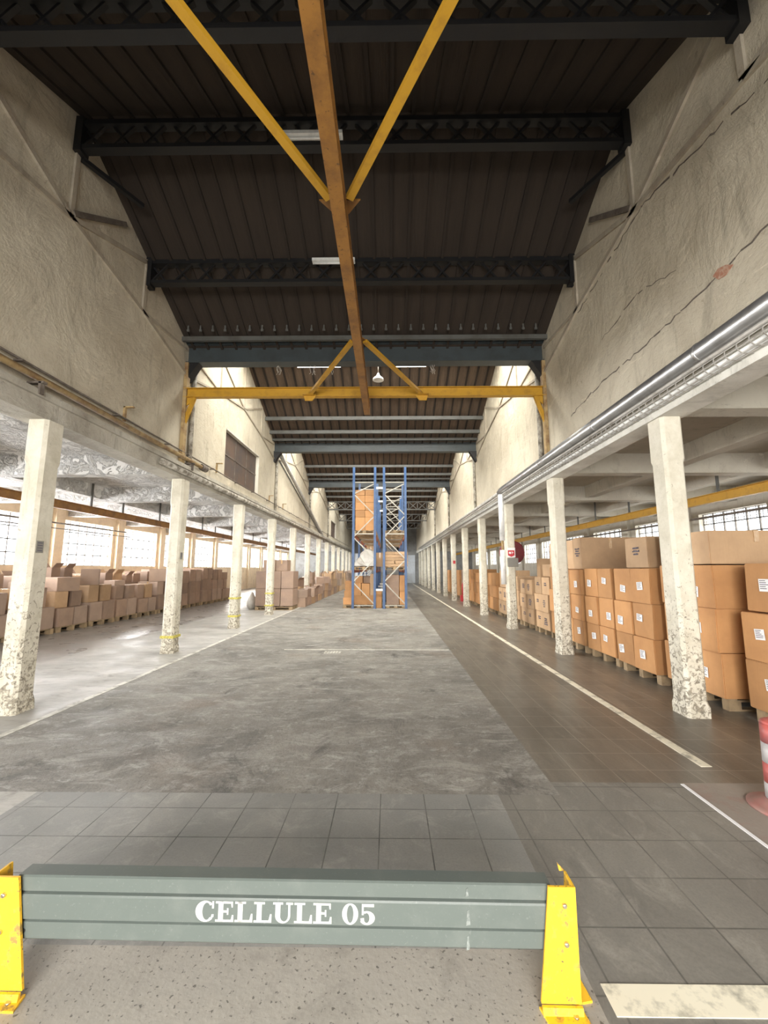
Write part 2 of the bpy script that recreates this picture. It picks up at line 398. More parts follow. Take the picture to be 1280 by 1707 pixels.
# wall trusses bedded in the plaster
def wall_truss(side, yc):
    s = 1 if side == 'left' else -1
    x = (XL if side == 'left' else XR)+s*.012
    yv0, yv1 = yc-P/2, yc+P/2
    q = P/4
    near = yc < 8
    mat = M['wall'] if near else M['rust_pipe']
    m = MB()
    zc, ze, zq = 6.28, 5.66, 6.02
    w = .07 if near else .045
    def br(y0, z0, y1, z1, ww=w): m.bar((x, y0, z0), (x, y1, z1), ww, .04, (1, 0, 0))
    br(yc, zc, yc, ZR-.1); br(yc, zc, yc-q, zq); br(yc, zc, yc+q, zq)
    br(yc-q, zq, yv0+.1, ze); br(yc+q, zq, yv1-.1, ze)
    for d in (-1, 1):
        br(yc+d*q, zq, yc+d*q, roofz(yc+d*q)-.06)
        br(yc, zc, yc+d*q, roofz(yc+d*q)-.1)
        br(yc+d*q, zq, yc+d*(P/2-.15), ZV-.1, w*.8)
    t = m.build('trim_3', M['wall_truss'], kind='structure')
    return t
M['wall_truss'] = plaster('plastered_truss', (.42, .37, .29), (.3, .25, .19), (.14, .11, .08), .3)
for k in range(0, 6):
    for sd in ('left', 'right'): wall_truss(sd, V0+P*(k+.5))
# cracks on the right and left nave walls (own the wall)
def crack(wall, x, pts, w):
    m = MB()
    for (y0, z0), (y1, z1) in zip(pts, pts[1:]):
        n = max(2, int(abs(y1-y0)/.08)); prev = (y0, z0)
        for i in range(1, n+1):
            p = (y0+(y1-y0)*i/n+random.uniform(-.02, .02), z0+(z1-z0)*i/n+random.uniform(-.022, .022))
            if random.random() > .12: m.bar((x, *prev), (x, *p), w*random.uniform(.3, 1.3), .008, (1, 0, 0))
            prev = p
    m.build('crack', M['dark_pipe'], wall)
crack(wr, XR, [(3.0, 5.75), (4.76, 6.22), (6.6, 5.95)], .022)
crack(wr, XR, [(3.2, 4.52), (3.75, 4.47), (4.3, 4.43), (5.1, 4.40), (6.04, 4.42), (7.2, 4.3)], .016)
crack(wr, XR, [(4.2, 4.92), (5.0, 5.17), (5.9, 5.06)], .012)
pm = MB(); pm.prism([(3.58, 4.44), (3.68, 4.40), (3.76, 4.42), (3.82, 4.50), (3.75, 4.53), (3.66, 4.50)], 'X', XR-.006, XR+.01)
pm.build('bare_brick_patch', worn('bare_brick', (.35, .16, .1), (.5, .4, .3), .9, 20), wr)

# outer window walls
def outer(side):
    X = XWL if side == 'left' else XWR
    x0, x1 = (X-.3, X) if side == 'left' else (X, X+.3)
    zs, zt = (1.72, 3.36) if side == 'left' else (2.0, 3.28)
    m = MB(); wins = []
    off = 2.62 if side == 'left' else 1.72
    hw = 1.32 if side == 'left' else 1.18
    c0 = [off+3.36*k for k in range(-1, 14)]
    m.box(x0, x1, YF, YB, 0, zs); m.box(x0, x1, YF, YB, zt, 3.9)
    prev = YF
    for c in c0:
        m.box(x0, x1, prev, c-hw, zs, zt); prev = c+hw; wins.append((c-hw, c+hw))
    m.box(x0, x1, prev, YB, zs, zt)
    struct('wall_'+side, m, M['frame_yellow'] if side == 'left' else M['ceil_beam'])
    xi = X+(.03 if side == 'left' else -.03)
    pl = MB()
    for c in c0: pl.box(min(X, X+(.14 if side == 'left' else -.14)), max(X, X+(.14 if side == 'left' else -.14)), c+1.68-.2, c+1.68+.2, 0, 3.9)
    struct('trim_4', pl, M['frame_yellow'] if side == 'left' else M['ceil_beam'])
    xm = (x0+x1)/2
    for i, (a, c) in enumerate(wins):
        n = (i+1)+(0 if side == 'left' else 20)
        f = MB(); N = 6
        for j in range(N+1): y = a+(c-a)*j/N; f.box(xm-.02, xm+.02, y-.014, y+.014, zs, zt)
        for j in range(5):
            z = zs+(zt-zs)*j/4; f.box(xm-.02, xm+.02, a, c, z-.014, z+.014)
        if i < 8:
            for j in range(N*2): y = a+(c-a)*(j+.5)/(N*2); f.box(xm+.0, xm+.01, y-.006, y+.006, zs+(zt-zs)*.76, zt)
            for z in (.82, .88, .94): f.box(xm, xm+.01, a, c, zs+(zt-zs)*z-.005, zs+(zt-zs)*z+.005)
        r = struct('window_%d' % n, f, M['frame_dark'])
        p = MB().box(xm-.003, xm+.003, a, c, zs, zt).build('pane', M['glass'], r)
outer('left'); outer('right')

# aisle ceilings
struct('ceiling', MB().box(XWL-.3, XL-WT, YF, YB, 3.9, 4.1), M['peel'])
struct('ceiling', MB().box(XR+WT, XWR+.3, YF, YB, 3.9, 4.1), M['ceil_right'])
pys = [V0+P*.5*k for k in range(0, 14)]
for i, y in enumerate([V0-P/2]+pys):
    struct('trim_5', MB().box(XWL, XL-WT, y-.14, y+.14, 3.5, 3.9), M['peel'])
    struct('trim_6', MB().box(XR+WT, XWR, y-.14, y+.14, 3.5, 3.9), M['ceil_beam'])
struct('trim_7', MB().box(-8.35, -8.1, YF, YB, 3.55, 3.9), M['peel'])
struct('trim_8', MB().box(5.5, 5.75, YF, YB, 3.58, 3.9), M['ceil_beam'])
struct('trim_9', MB().box(7.5, 7.75, YF, YB, 3.58, 3.9), M['ceil_beam'])
# end walls
m = MB().box(XWL-.3, XWR+.3, YB, YB+.3, 0, 9)
struct('wall_back', m, M['backwall'])
struct('door_1', MB().box(1.75, 3.05, YB-.06, YB, 0, 3.2), M['backwhite'])
struct('door_2', MB().box(-3.9, -2.0, YB-.06, YB, 0, 3.4), M['backwhite'])
m = MB().box(XWL-.3, -3.8, YF-.3, YF, 0, 9).box(2.8, XWR+.3, YF-.3, YF, 0, 9).box(-3.8, 2.8, YF-.3, YF, 4.4, 9)
struct('wall_front', m, M['wall'])

# roof slopes
sl = math.atan((ZR-ZV)/(P/2))
for k in range(-1, 7):
    yv = V0+P*k; yr = yv+P/2
    for half in (0, 1):
        y0, y1 = (yv, yr) if half == 0 else (yr, yv+P)
        z0, z1 = (ZV, ZR) if half == 0 else (ZR, ZV)
        glaz = half == 0 and 1 <= k <= 5
        def seg(b, ta, tb, thick=.06, lift=0):
            A = (y0+(y1-y0)*ta, z0+(z1-z0)*ta+lift); B = (y0+(y1-y0)*tb, z0+(z1-z0)*tb+lift)
            b.prism([A, B, (B[0], B[1]+thick), (A[0], A[1]+thick)], 'X', XL-WT, XR+WT)
        b = MB()
        if glaz: seg(b, 0, .22); seg(b, .86, 1)
        else: seg(b, 0, 1)
        sp = .30
        b.mi = 1
        x = XL+.12
        while x < XR:
            if not glaz: b.bar((x, y0, z0-.015), (x, y1, z1-.015), .05, .05)
            x += sp
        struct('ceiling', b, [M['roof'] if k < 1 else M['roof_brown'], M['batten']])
        if glaz:
            f = MB()
            for j in range(13):
                x = XL+(XR-XL)*j/12
                f.bar((x, y0+(y1-y0)*.22, z0+(z1-z0)*.22), (x, y0+(y1-y0)*.86, z0+(z1-z0)*.86), .04, .05)
            r = struct('window_%d' % (40+k), f, M['light_steel'])
            g = MB(); seg(g, .22, .86, .008, .03); g.build('pane', M['glass'], r)

# ------------------------------------------------------------------ steel roof members
VN = ['over the camera', 'nearest', 'second', 'third', 'fourth', 'fifth', 'sixth']
for k in range(0, 7):
    y = V0+P*k; far = k >= 4
    nm = ['above the viewer', 'spanning the nave above the yellow crossbeam', 'second from the front, beyond the yellow crossbeam', 'third from the front above the blue racks', '', '', ''][k]
    if not far:
        t = thing('valley_beam', 'deep blue-grey steel valley beam '+nm, 'steel beam', (0, y, 5.9))
        MB().ibeam((XL, 0, .22), (XR, 0, .22), .24, .42, .022).build('web_beam', M['grey_steel'], t)
        MB().box(XL, XR, -.16, .16, .43, .45).build('gutter', M['grey_steel'], t)
        c = MB()
        c.bar((XL, -.30, .42), (XR, -.30, .42), .07, .09)
        c.build('channel', M['light_steel'], t)
        for s, xx in ((1, XL), (-1, XR)):
            MB().prism([(xx, .02), (xx+s*.28, .02), (xx+s*.22, -.06), (xx+s*.04, -.36), (xx, -.36)], 'Y', -.1, .1).build('gusset', M['dark_steel'], t)
    else:
        t = thing('lattice_girder', 'pale lattice girder at far end of the nave, %s beyond the racks' % ORD[k-4], 'lattice girder', (0, y, 5.68))
        MB().bar((XL, 0, .55), (XR, 0, .55), .1, .07).build('top_chord', M['light_steel'], t)
        MB().bar((XL, 0, 0), (XR, 0, 0), .1, .07).build('bottom_chord', M['light_steel'], t)
        l = MB(); n = 12
        for j in range(n):
            xa = XL+(XR-XL)*j/n; xb = XL+(XR-XL)*(j+1)/n
            l.bar((xa, 0, 0), (xb, 0, .55), .045); l.bar((xa, 0, 0), (xa, 0, .55), .045)
            if k == 4: l.bar((xa, .02, .55), (xb, .02, 0), .045)
        l.build('lattice', M['light_steel'], t)
def lattice_purlin(y, z, lab):
    t = thing('lattice_purlin', lab, 'lattice girder', (0, y, z))
    h = .37
    MB().bar((XL, 0, h/2), (XR, 0, h/2), .12, .05).bar((XL+.0, -.03, h/2+.03), (XR, -.03, h/2+.03), .04, .06).build('top_chord', M['dark_steel'], t)
    MB().bar((XL, 0, -h/2), (XR, 0, -h/2), .12, .06).build('bottom_chord', M['dark_steel'], t)
    l = MB(); n = 18
    for j in range(n):
        xa = XL+(XR-XL)*(j+.12)/n; xb = XL+(XR-XL)*(j+.88)/n
        l.bar((xa, 0, -h/2), (xb, 0, h/2), .03, .045, (0, 1, 0)); l.bar((xa, .01, h/2), (xb, .01, -h/2), .03, .045, (0, 1, 0))
    l.build('lattice', M['dark_steel'], t)
    for s, xx in ((1, XL), (-1, XR)):
        MB().box(min(xx, xx+s*.1), max(xx, xx+s*.1), -.08, .08, -h/2-.08, h/2+.08).build('end_plate', M['dark_steel'], t)
lattice_purlin(3.19, 6.72, 'black lattice girder crossing the very top of the photo')
lattice_purlin(4.91, 7.49, 'black lattice girder at the roof ridge, second from the top')
lattice_purlin(6.66, 6.79, 'black lattice girder just above the nearest valley beam')
NUM = 'one two three four five six seven eight nine ten eleven twelve thirteen fourteen fifteen sixteen seventeen eighteen nineteen twenty twenty-one twenty-two twenty-three twenty-four twenty-five twenty-six twenty-seven twenty-eight twenty-nine thirty'.split()
# clips above the nearest valley beam
for i in range(30):
    x = XL+.22+i*.25
    if x > XR-.1: break
    tag(MB().box(x-.014, x+.014, -.015, .015, 0, .11).box(x-.026, x+.026, -.012, .012, -.012, .03).build('roof_clip', M['light_steel'], loc=(0, 7.75, 6.37)),
        'small pale clip above the nearest valley beam, number %s from the left' % NUM[i], 'clip', 'roof clips above the valley beam')
# plain purlins in the later bays
for k in range(1, 4):
    for j, f in enumerate((.0, .32, .62, .80)):
        y = V0+P*(k+.5)+f*P/2; z = roofz(y)-.12
        tag(MB().bar((XL, y, z), (XR, y, z), .09, .12).build('roof_purlin', M['light_steel']),
            'grey roof purlin, %s below the ridge of the %s roof bay beyond the crossbeam' % (ORD[j], ORD[k-1]), 'purlin')
# corner braces at ridge girder
for s, xx, sn in ((1, XL, 'left'), (-1, XR, 'right')):
    tag(MB().bar((xx+s*.02, 4.93, 6.35), (xx+s*.02, 5.95, 7.12), .07, .06, (1, 0, 0)).build('wall_strut', M['dark_pipe']), 'dark strut low on the %s wall by the ridge girder' % sn, 'strut')
    tag(MB().bar((xx+s*.03, 4.95, 7.22), (xx+s*.45, 5.7, 7.2), .06, .06).build('girder_brace', M['dark_steel']), 'black angle brace from the ridge girder end to %s roof edge' % sn, 'brace')

# ------------------------------------------------------------------ yellow monorail and cross beams
XC = -.47
for y, lab in ((V0-.02, 'yellow steel crossbeam overhead behind the top of the photo'), (8.19, 'yellow steel crossbeam spanning the nave below the valley beam')):
    t = thing('cross_beam', lab, 'steel beam', (0, y, 5.24))
    MB().ibeam((XL+.0, 0, 0), (XR, 0, 0), .12, .20, .014).build('beam', M['yellow_bright'], t)
    for s, xx in ((1, XL), (-1, XR)):
        MB().bar((xx+s*.22, 0, -.10), (xx+s*.03, 0, -.66), .07, .06, (0, 1, 0)).build('knee_brace', M['yellow_bright'], t)
        MB().prism([(xx, -.10), (xx+s*.26, -.10), (xx+s*.04, -.30), (xx, -.30)], 'Y', -.012, .012).build('gusset', M['yellow_bright'], t)
for y in (8.19,):
    for s, xx, sn in ((1, XL, 'left'), (-1, XR, 'right')):
        tag(MB().box(xx+(0 if s > 0 else -.07), xx+(.07 if s > 0 else 0), y-.06, y+.06, 3.62, 5.9).build('wall_stanchion', M['rust_pipe']),
            'slim rusty steel stanchion carrying the %s end of the yellow crossbeam' % sn, 'post')
t = thing('monorail_beam', 'long orange-yellow monorail beam running down the nave overhead', 'steel beam', (XC, 0, 5.04))
MB().ibeam((0, -1.0, 0), (0, 8.66, 0), .13, .20, .016).build('beam', M['yellow_beam'], t)
MB().box(-.06, .06, 8.66, 8.675, -.1, .1).build('end_stop', M['yellow_beam'], t)
for yb, ye, lab in ((3.52, V0, 'nearest'), (6.05, 8.19, 'farther')):
    for s, sn in ((-1, 'left'), (1, 'right')):
        tag(MB().bar((XC+s*.10, yb, 5.13), (XC+s*1.2, ye, 5.16), .07, .05).build('diagonal_brace', M['yellow_bright']),
            'yellow diagonal brace, %s pair on the monorail, %s side' % (lab, sn), 'brace')
    d = 1 if ye > yb else -1
    tag(MB().prism([(XC-.2, yb-d*.04), (XC+.2, yb-d*.04), (XC+.07, yb-d*.2), (XC-.07, yb-d*.2)] if d < 0 else [(XC-.14, yb+.03), (XC+.14, yb+.03), (XC+.05, yb-.1), (XC-.05, yb-.1)], 'Z', 5.143, 5.158).build('gusset_plate', M['yellow_beam']),
        'yellow gusset plate joining the %s brace pair to the monorail' % lab, 'plate')
for s, sn in ((-1, 'left'), (1, 'right')):
    tag(MB().prism([(XC+s*1.28, 8.12-.13), (XC+s*1.06, 8.12-.13), (XC+s*1.04, 8.2), (XC+s*1.30, 8.2)], 'Z', 5.128, 5.138).prism([(XC+s*1.30, 5.24), (XC+s*1.04, 5.27), (XC+s*1.03, 5.12), (XC+s*1.10, 5.03), (XC+s*1.25, 5.03)], 'Y', 8.095, 8.125).build('gusset_plate', M['yellow_bright']),
        'pale yellow gusset plate on the crossbeam, %s of the monorail' % sn, 'plate')

# ------------------------------------------------------------------ lamps
def tube_lamp(x, y, z, L, lit, lab):
    t = thing('tube_light', lab, 'light', (x, y, z))
    MB().box(-L/2, L/2, -.05, .05, .02, .07).build('housing', M['tube_off'], t)
    MB().tube([(-L/2+.03, 0, 0), (L/2-.03, 0, 0)], .018, 8).build('tube', M['tube_lit'] if lit else M['tube_off'], t)
tube_lamp(-1.02, 4.80, 7.32, .82, False, 'white tube light under the ridge girder left of the monorail')
tube_lamp(-.95, 6.52, 6.86, .74, False, 'white tube light under the lower black girder left of the monorail')
tube_lamp(-2.0, 11.2, 7.36, 1.3, True, 'lit tube light seen beneath the valley beam, left of the monorail')
tube_lamp(.55, 11.2, 7.36, 1.1, True, 'lit tube light seen beneath the valley beam, right of the monorail')
t = thing('pendant_lamp', 'round white hanging lamp just right of the monorail end', 'light', (-.28, 10.6, 6.66))
MB().lathe([(.02, .2), (.05, .12), (.14, .04), (.15, 0), (.12, -.01)], 20).build('shade', M['white_pipe'], t)
MB().tube([(0, 0, .2), (0, 0, .5)], .01, 6).build('cord', M['dark_pipe'], t)
for i, (x, y, z, n) in enumerate(((-2.35, 8.33, 5.92, 5), (-1.62, 8.33, 5.92, 4), (-1.25, 8.33, 5.92, 3), (.95, 8.33, 5.92, 5))):
    m = MB()
    for q in range(n):
        pts = []; x0 = random.uniform(-.06, .06); 
        for s in range(5): pts.append((x0+.02*math.sin(s*2+q), 0, -s*.05*random.uniform(.7, 1.2)))
        m.tube(pts, .006, 5)
    tag(m.build('torn_strip', M['plastic'], loc=(x, y, z)), 'torn white scrap dangling under the valley beam, %s from the left' % ORD[i], 'scrap')

# ------------------------------------------------------------------ pillars
def pillar(side, y, idx):
    w, d, c = .235, .27, .035
    x0 = XL-w+.13 if side == 'left' else XR
    lab = 'worn white concrete pillar, %s from the front in the %s row' % (ORD[idx], side)
    t = thing('pillar', lab, 'pillar', (x0+w/2, y, 0), 0)
    def ring(w, d, c): return [(-w/2+c, -d/2), (w/2-c, -d/2), (w/2, -d/2+c), (w/2, d/2-c), (w/2-c, d/2), (-w/2+c, d/2), (-w/2, d/2-c), (-w/2, -d/2+c)]
    m = MB(); rings = []
    for z, g, cc in ((0, .03, .03), (.10, .02, .03), (.16, 0, c), (2.85, 0, c), (2.9, .02, c), (3.40, .02, c)):
        rings.append([m.bm.verts.new((p[0]+(random.uniform(-.006, .006) if z < .2 else 0), p[1], z)) for p in ring(w+g, d+g, cc)])
    for A, B in zip(rings, rings[1:]):
        for i in range(8): m._f([A[i], A[(i+1) % 8], B[(i+1) % 8], B[i]])
    m._f(rings[-1]); m._f(rings[0])
    m.build('shaft', M['pillar'], t)
    zs = {('left', 2): [.28], ('left', 3): [.3, .78], ('left', 4): [.3, .72]}.get((side, idx), [])
    for z in zs:
        MB().box(-w/2-.012, w/2+.012, -d/2-.012, d/2+.012, z, z+.05).build('tape_band', M['tape_yellow'], t, bevel=.004)
    return t
PL = {}
for i, y in enumerate(pys):
    PL[('left', i)] = pillar('left', y, i); PL[('right', i)] = pillar('right', y, i)

# ------------------------------------------------------------------ crane rails in the aisles, pipes
def rail(x, lab, mat):
    t = thing('crane_rail', lab, 'crane rail', (x, 0, 3.16))
    MB().ibeam((0, YF+.1, 0), (0, 46, 0), .12, .2, .014).build('beam', mat, t)
    for y in pys[1:11]:
        MB().box(-.05, -.02, y-.7, y-.64, .1, .74).build('hanger', M['light_steel'], t); MB().box(-.05, -.02, y+.64, y+.7, .1, .74).build('hanger', M['light_steel'], t)
rail(7.2, 'yellow crane rail hung from the right aisle ceiling', M['yellow_bright'])
rail(-8.0, 'orange-brown crane rail hung from the left aisle ceiling', M['yellow_beam'])
tag(MB().tube([(-10.9, -2, 3.10), (-10.9, 10.0, 3.10), (-10.9, 17, 3.10)], .025, 8).tube([(-10.7, -2, 2.9), (-10.7, 17, 2.9)], .015, 8).build('window_conduit', M['dark_pipe']), 'thin dark pipe pair running across the left windows', 'pipe')
tag(MB().tube([(8.4, 2, 2.95), (8.4, 20, 2.95)], .03, 8).build('ceiling_conduit', M['dark_pipe']), 'dark pipe running along the right aisle before the windows', 'pipe')

# left nave pipes
t = thing('wall_pipe', 'rusty cream pipe along the left nave wall ending in an elbow', 'pipe', (XL+.12, 0, 3.84))
MB().tube([(0, -3, 0), (0, 9.05, 0)], .042, 12).build('pipe', M['rust_pipe'], t)
MB().lathe([(.06, 8.9), (.075, 8.92), (.075, 9.12), (.06, 9.14)], 14, axis='Y').build('flange', M['dark_pipe'], t)
for y in (4.6, 8.4): MB().box(-.11, .09, y-.03, y+.03, -.07, -.045).box(.03, .06, y-.03, y+.03, -.2, -.05).build('bracket', M['dark_pipe'], t)
t = thing('cable_rod', 'thin dark rod above the rusty pipe on the left wall', 'rod', (XL+.06, 0, 3.98))
MB().tube([(0, -3, 0), (0, 8, 0), (0, 20, -.02), (0, 44, -.02)], .014, 6).build('rod', M['dark_pipe'], t)
for y in (3.6, 4.4, 6.1, 7.6, 9.6, 11.2, 12.6, 14.2, 15.8, 17.5, 19, 21, 23.5, 26, 29, 32):
    MB().box(-.06, .05, y-.02, y+.02, -.03, -.01).build('bracket', M['dark_pipe'], t)
for y in (6.35, 9.95, 14.5, 16.4):
    MB().box(-.06, -.03, y-.025, y+.025, -.02, .22).box(-.06, .10, y-.025, y+.025, .20, .22).build('hook', M['rust_pipe'], t)
tag(MB().tube([(XL+.19, 7.2, 3.52), (XL+.19, 47, 3.52)], .055, 12).build('drain_pipe', M['grime_pipe']), 'grimy drain pipe under the ledge above the left pillars', 'pipe')
# downpipes at valleys
for k in (1, 2, 3, 4):
    y = V0+P*k
    for s, xx, sn in ((1, XL, 'left'), (-1, XR, 'right')):
        tag(MB().tube([(xx+s*.05, y+.22, 3.66), (xx+s*.05, y+.22, 5.9)], .045, 10).build('downpipe', M['grime_pipe']),
            'dusty downpipe on the %s nave wall below the %s valley beam' % (sn, ORD[k-1]), 'pipe')
t = thing('slanting_pipe', 'large twin grey pipe slanting down the left nave wall beyond the shutter', 'pipe', (XL+.12, 0, 0))
MB().tube([(0, 15.35, 5.95), (0, 25.6, 3.75), (0, 26.2, 3.3)], .075, 12).build('pipe', M['galv_dull'], t)
MB().tube([(.02, 15.2, 5.65), (.02, 25.2, 3.62)], .03, 10).build('side_pipe', M['light_steel'], t)

# right duct and cable tray
t = thing('ventilation_duct', 'long silver round duct along the right nave wall', 'duct', (XR-.14, 0, 3.74))
MB().tube([(0, -3, 0), (0, 11.2, 0), (0, 11.42, -.03)], .095, 20).build('duct', M['galv'], t)
MB().tube([(0.03, 11.4, 0), (0.03, 44, 0)], .05, 12).build('thin_duct', M['galv_dull'], t)
for y in (3.9, 6.0, 8.3, 10.4): MB().lathe([(.097, y-.02), (.102, y-.01), (.102, y+.01), (.097, y+.02)], 20, axis='Y').build('duct_seam', M['galv'], t)
t = thing('cable_tray', 'wire cable tray below the silver duct on the right wall', 'cable tray', (XR-.11, 0, 3.52))
m = MB()
for dx, dz in ((-.07, .05), (-.08, 0), (-.03, -.04), (.03, -.04), (.07, -.02)): m.tube([(dx, -2, dz), (dx, 40, dz)], .006, 5)
m.build('tray_wires', M['galv_dull'], t)
m = MB(); y = 1.5
while y < 20:
    m.bar((-.075, y, .05), (-.08, y, 0), .008); m.bar((-.08, y, 0), (-.03, y, -.04), .008); m.bar((-.03, y, -.04), (.08, y, -.04), .008); y += .13
m.build('cross_wires', M['galv_dull'], t, kind='stuff')
MB().tube([(-.02, -2, -.01), (-.02, 40, -.01)], .02, 8).tube([(.03, -2, -.015), (.03, 40, -.015)], .014, 8).build('cable', M['white_pipe'], t)
MB().tube([(-.065, -2, .085), (-.065, 40, .085)], .02, 8).build('conduit', M['galv_dull'], t)
t = thing('vertical_duct', 'white vertical pipe lagging left of the third right pillar', 'pipe', (XR-.21, 11.12, 0))
MB().tube([(0, 0, 2.35), (0, 0, 3.6)], .07, 14).build('upper_lagging', M['white_pipe'], t)
MB().tube([(0, 0, 2.1), (0, 0, 2.35)], .03, 10).build('coupling', M['rust_pipe'], t)
MB().tube([(0, 0, 1.2), (0, 0, 2.1)], .07, 14).build('lower_lagging', M['white_pipe'], t)

# shutter panels in the left nave wall
for (a, c, z0, z1), lab in (((10.45, 13.2, 3.98, 5.28), 'large brown boarded shutter in the left nave wall'), ((30.4, 33.2, 3.98, 5.2), 'small far brown shutter in the left nave wall')):
    t = thing('wall_shutter', lab, 'shutter', (XL-.08, a, z0))
    MB().box(-.03, 0, 0, c-a, 0, z1-z0).build('panel', M['shutter'], t)
    m = MB()
    for q in (.33, .66): m.box(0, .012, (c-a)*q-.02, (c-a)*q+.02, 0, z1-z0)
    m.box(0, .012, 0, c-a, (z1-z0)*.5-.02, (z1-z0)*.5+.02)
    m.build('batten', M['dark_pipe'], t)
    MB().box(.0, .1, 0, c-a, z1-z0-.04, z1-z0).box(0, .1, c-a-.04, c-a, 0, z1-z0).build('frame', M['ceil_beam'], t)

# fire equipment at the third right pillar
x3, y3 = XR+.125, pys[3]
t = thing('fire_hose_reel', 'dark red fire hose reel mounted behind the third right pillar', 'hose reel', (x3+.14, y3+.3, 2.06))
MB().lathe([(.30, -.14), (.33, -.13), (.33, -.10), (.14, -.1), (.14, .08), (.33, .08), (.33, .11), (.30, .12)], 28, axis='Y').build('drum', M['dark_red'], t)
MB().lathe([(.29, -.08), (.29, .06)], 28, axis='Y').build('hose', M['black'], t)
MB().box(-.1, .0, -.155, -.1, -.03, .03).build('arm', M['dark_red'], t)
t = thing('fire_sign', 'red and white fire hose sign on the third right pillar', 'sign', (x3-.01, y3-.157, 2.05))
MB().box(-.11, .11, -.004, 0, -.13, .13).build('plate', M['paper'], t)
MB().prism([(-.09, .06), (.09, .06), (.09, -.08), (0, -.12), (-.09, -.08)], 'Y', -.007, -.004).build('red_field', M['red'], t)
m = MB().lathe([(.032, -.009), (.032, -.007)], 14, (-.035, 0, -.01), axis='Y').box(.015, .03, -.009, -.007, -.04, .03).box(.03, .06, -.009, -.007, -.01, .005)
m.build('symbol', M['paper'], t)
tag(MB().box(x3-.13, x3+.16, y3-.22, y3-.16, 1.66, 1.90).build('wall_box', M['grey_box'], bevel=.006), 'plain grey box on the third right pillar below the fire sign', 'box')
t = thing('fire_sign', 'tiny fire extinguisher sign on the sixth right pillar', 'sign', (x3, pys[6]-.16, 1.95))
MB().box(-.06, .06, -.004, 0, -.08, .08).build('plate', M['red'], t)
for (sd, i, z, lab) in (('left', 1, 1.78, 'small grey notice stuck on the nearest left pillar'), ('left', 2, 1.78, 'small grey notice stuck on the second left pillar'), ('left', 5, 1.95, 'small red notice stuck on the fifth left pillar')):
    pass
t = thing('notice', 'small grey printed notice stuck on the nearest left pillar', 'notice', (XL+.133, pys[1]-.04, 1.86))
MB().box(0, .003, -.05, .05, -.07, .07).build('sheet', M['grey_box'], t)
m = MB()
for r in range(4): m.box(.003, .0045, -.035, .035, .04-r*.03, .052-r*.03)
m.build('print', M['ink'], t)
t = thing('notice', 'small grey notice stuck on the second left pillar', 'notice', (XL+.133, pys[2]-.02, 1.86))
MB().box(0, .003, -.04, .04, -.07, .07).build('sheet', M['grey_box'], t)
m = MB()
for r in range(3): m.box(.003, .0045, -.03, .03, .03-r*.03, .045-r*.03)
m.build('print', M['ink'], t)

# ------------------------------------------------------------------ guard rail with lettering
G = thing('guard_rail', 'low grey-green guard rail with yellow posts and white CELLULE 05 lettering', 'guard rail', (-.34, 1.785, 0), -.012)
prof = [(.06, .385), (.06, .405), (0, .405), (-.006, .400), (-.006, .352), (.008, .347), (-.008, .342), (-.012, .336), (-.012, .258), (.006, .252), (-.008, .246), (-.008, .190), (.012, .172), (.06, .165), (.06, .18), (.02, .185), (.02, .385)]
MB().prism(prof, 'X', -1.12, .955).build('rail', M['guard_grey'], G)
q = MB()
for zz, hh, ww in ((.18, .05, .012), (.265, .055, .016), (.36, .03, .012)): q.prism([(.63, zz), (.63+ww, zz+.004), (.63+ww*.8, zz+hh), (.634, zz+hh*.9)], 'Y', -.0132 if .25 < zz < .34 else -.0088, -.0085 if .25 < zz < .34 else -.006)
q.build('scuff', worn('pale_scuff', (.22, .24, .225), (.11, .125, .115), .5, 30, (.42, .55)), G)
m = MB()
for xx in (.93,): m.lathe([(.008, -.0145), (.008, -.012)], 12, (xx, .004, .215), axis='Y')
m.lathe([(.008, -.0145), (.008, -.012)], 12, (-1.075, .004, .215), axis='Y')
m.build('bolt_hole', M['black'], G)
def guard_post(xl, xr, bl, br, s):
    p = MB()
    p.prism([(bl, .03), (br, .03), (xr, .412), (xl, .412)], 'Y', -.028, -.018)          # front plate
    p.build('post', M['yellow_guard'], G)
    MB().prism([(-.02, .412), (.06, .412), (.10, .03), (-.02, .03)], 'X', (xr-.008) if s > 0 else xl, xr if s > 0 else xl+.008).build('side_web', M['yellow_guard'], G)
    MB().prism([(bl-.005, 0), (bl+.012, -.062), (br+.014, -.062), (br+.004, 0)], 'Z', .0, .008).prism([(-.018, .03), (-.028, .03), (-.034, .004), (-.02, .004)], 'X', bl, br).build('foot', M['yellow_guard'], G, loc=(0, -.014, 0))
    q = MB().prism([(br-.01, .0), (br+.055, .012), (br+.045, .11), (br-.01, .11)] if s > 0 else [(bl+.01, .0), (bl-.055, .012), (bl-.045, .11), (bl+.01, .11)], 'Z', 0, .008)
    q.build('rear_foot', M['yellow_guard'], G)
    if s > 0: MB().prism([(xr-.022, .405), (xr, .405), (xr-.028, .432)], 'Y', .07, .078).build('rear_tip', M['yellow_guard'], G)
    for (bx, bz) in (((xl+xr)/2+.006, .352), ((xl+xr)/2+.006, .224)):
        MB().lathe([(.0095, -.0275), (.0095, -.034), (.006, -.038)], 10, (bx, 0, bz), axis='Y').build('bolt', M['bolt'], G)
    MB().lathe([(.009, 0), (.009, .006)], 10, (br-.03, -.05, .008)).build('bolt', M['bolt'], G)
guard_post(.94, 1.04, .895, 1.04, 1)
guard_post(-1.21, -1.10, -1.22, -1.04, -1)
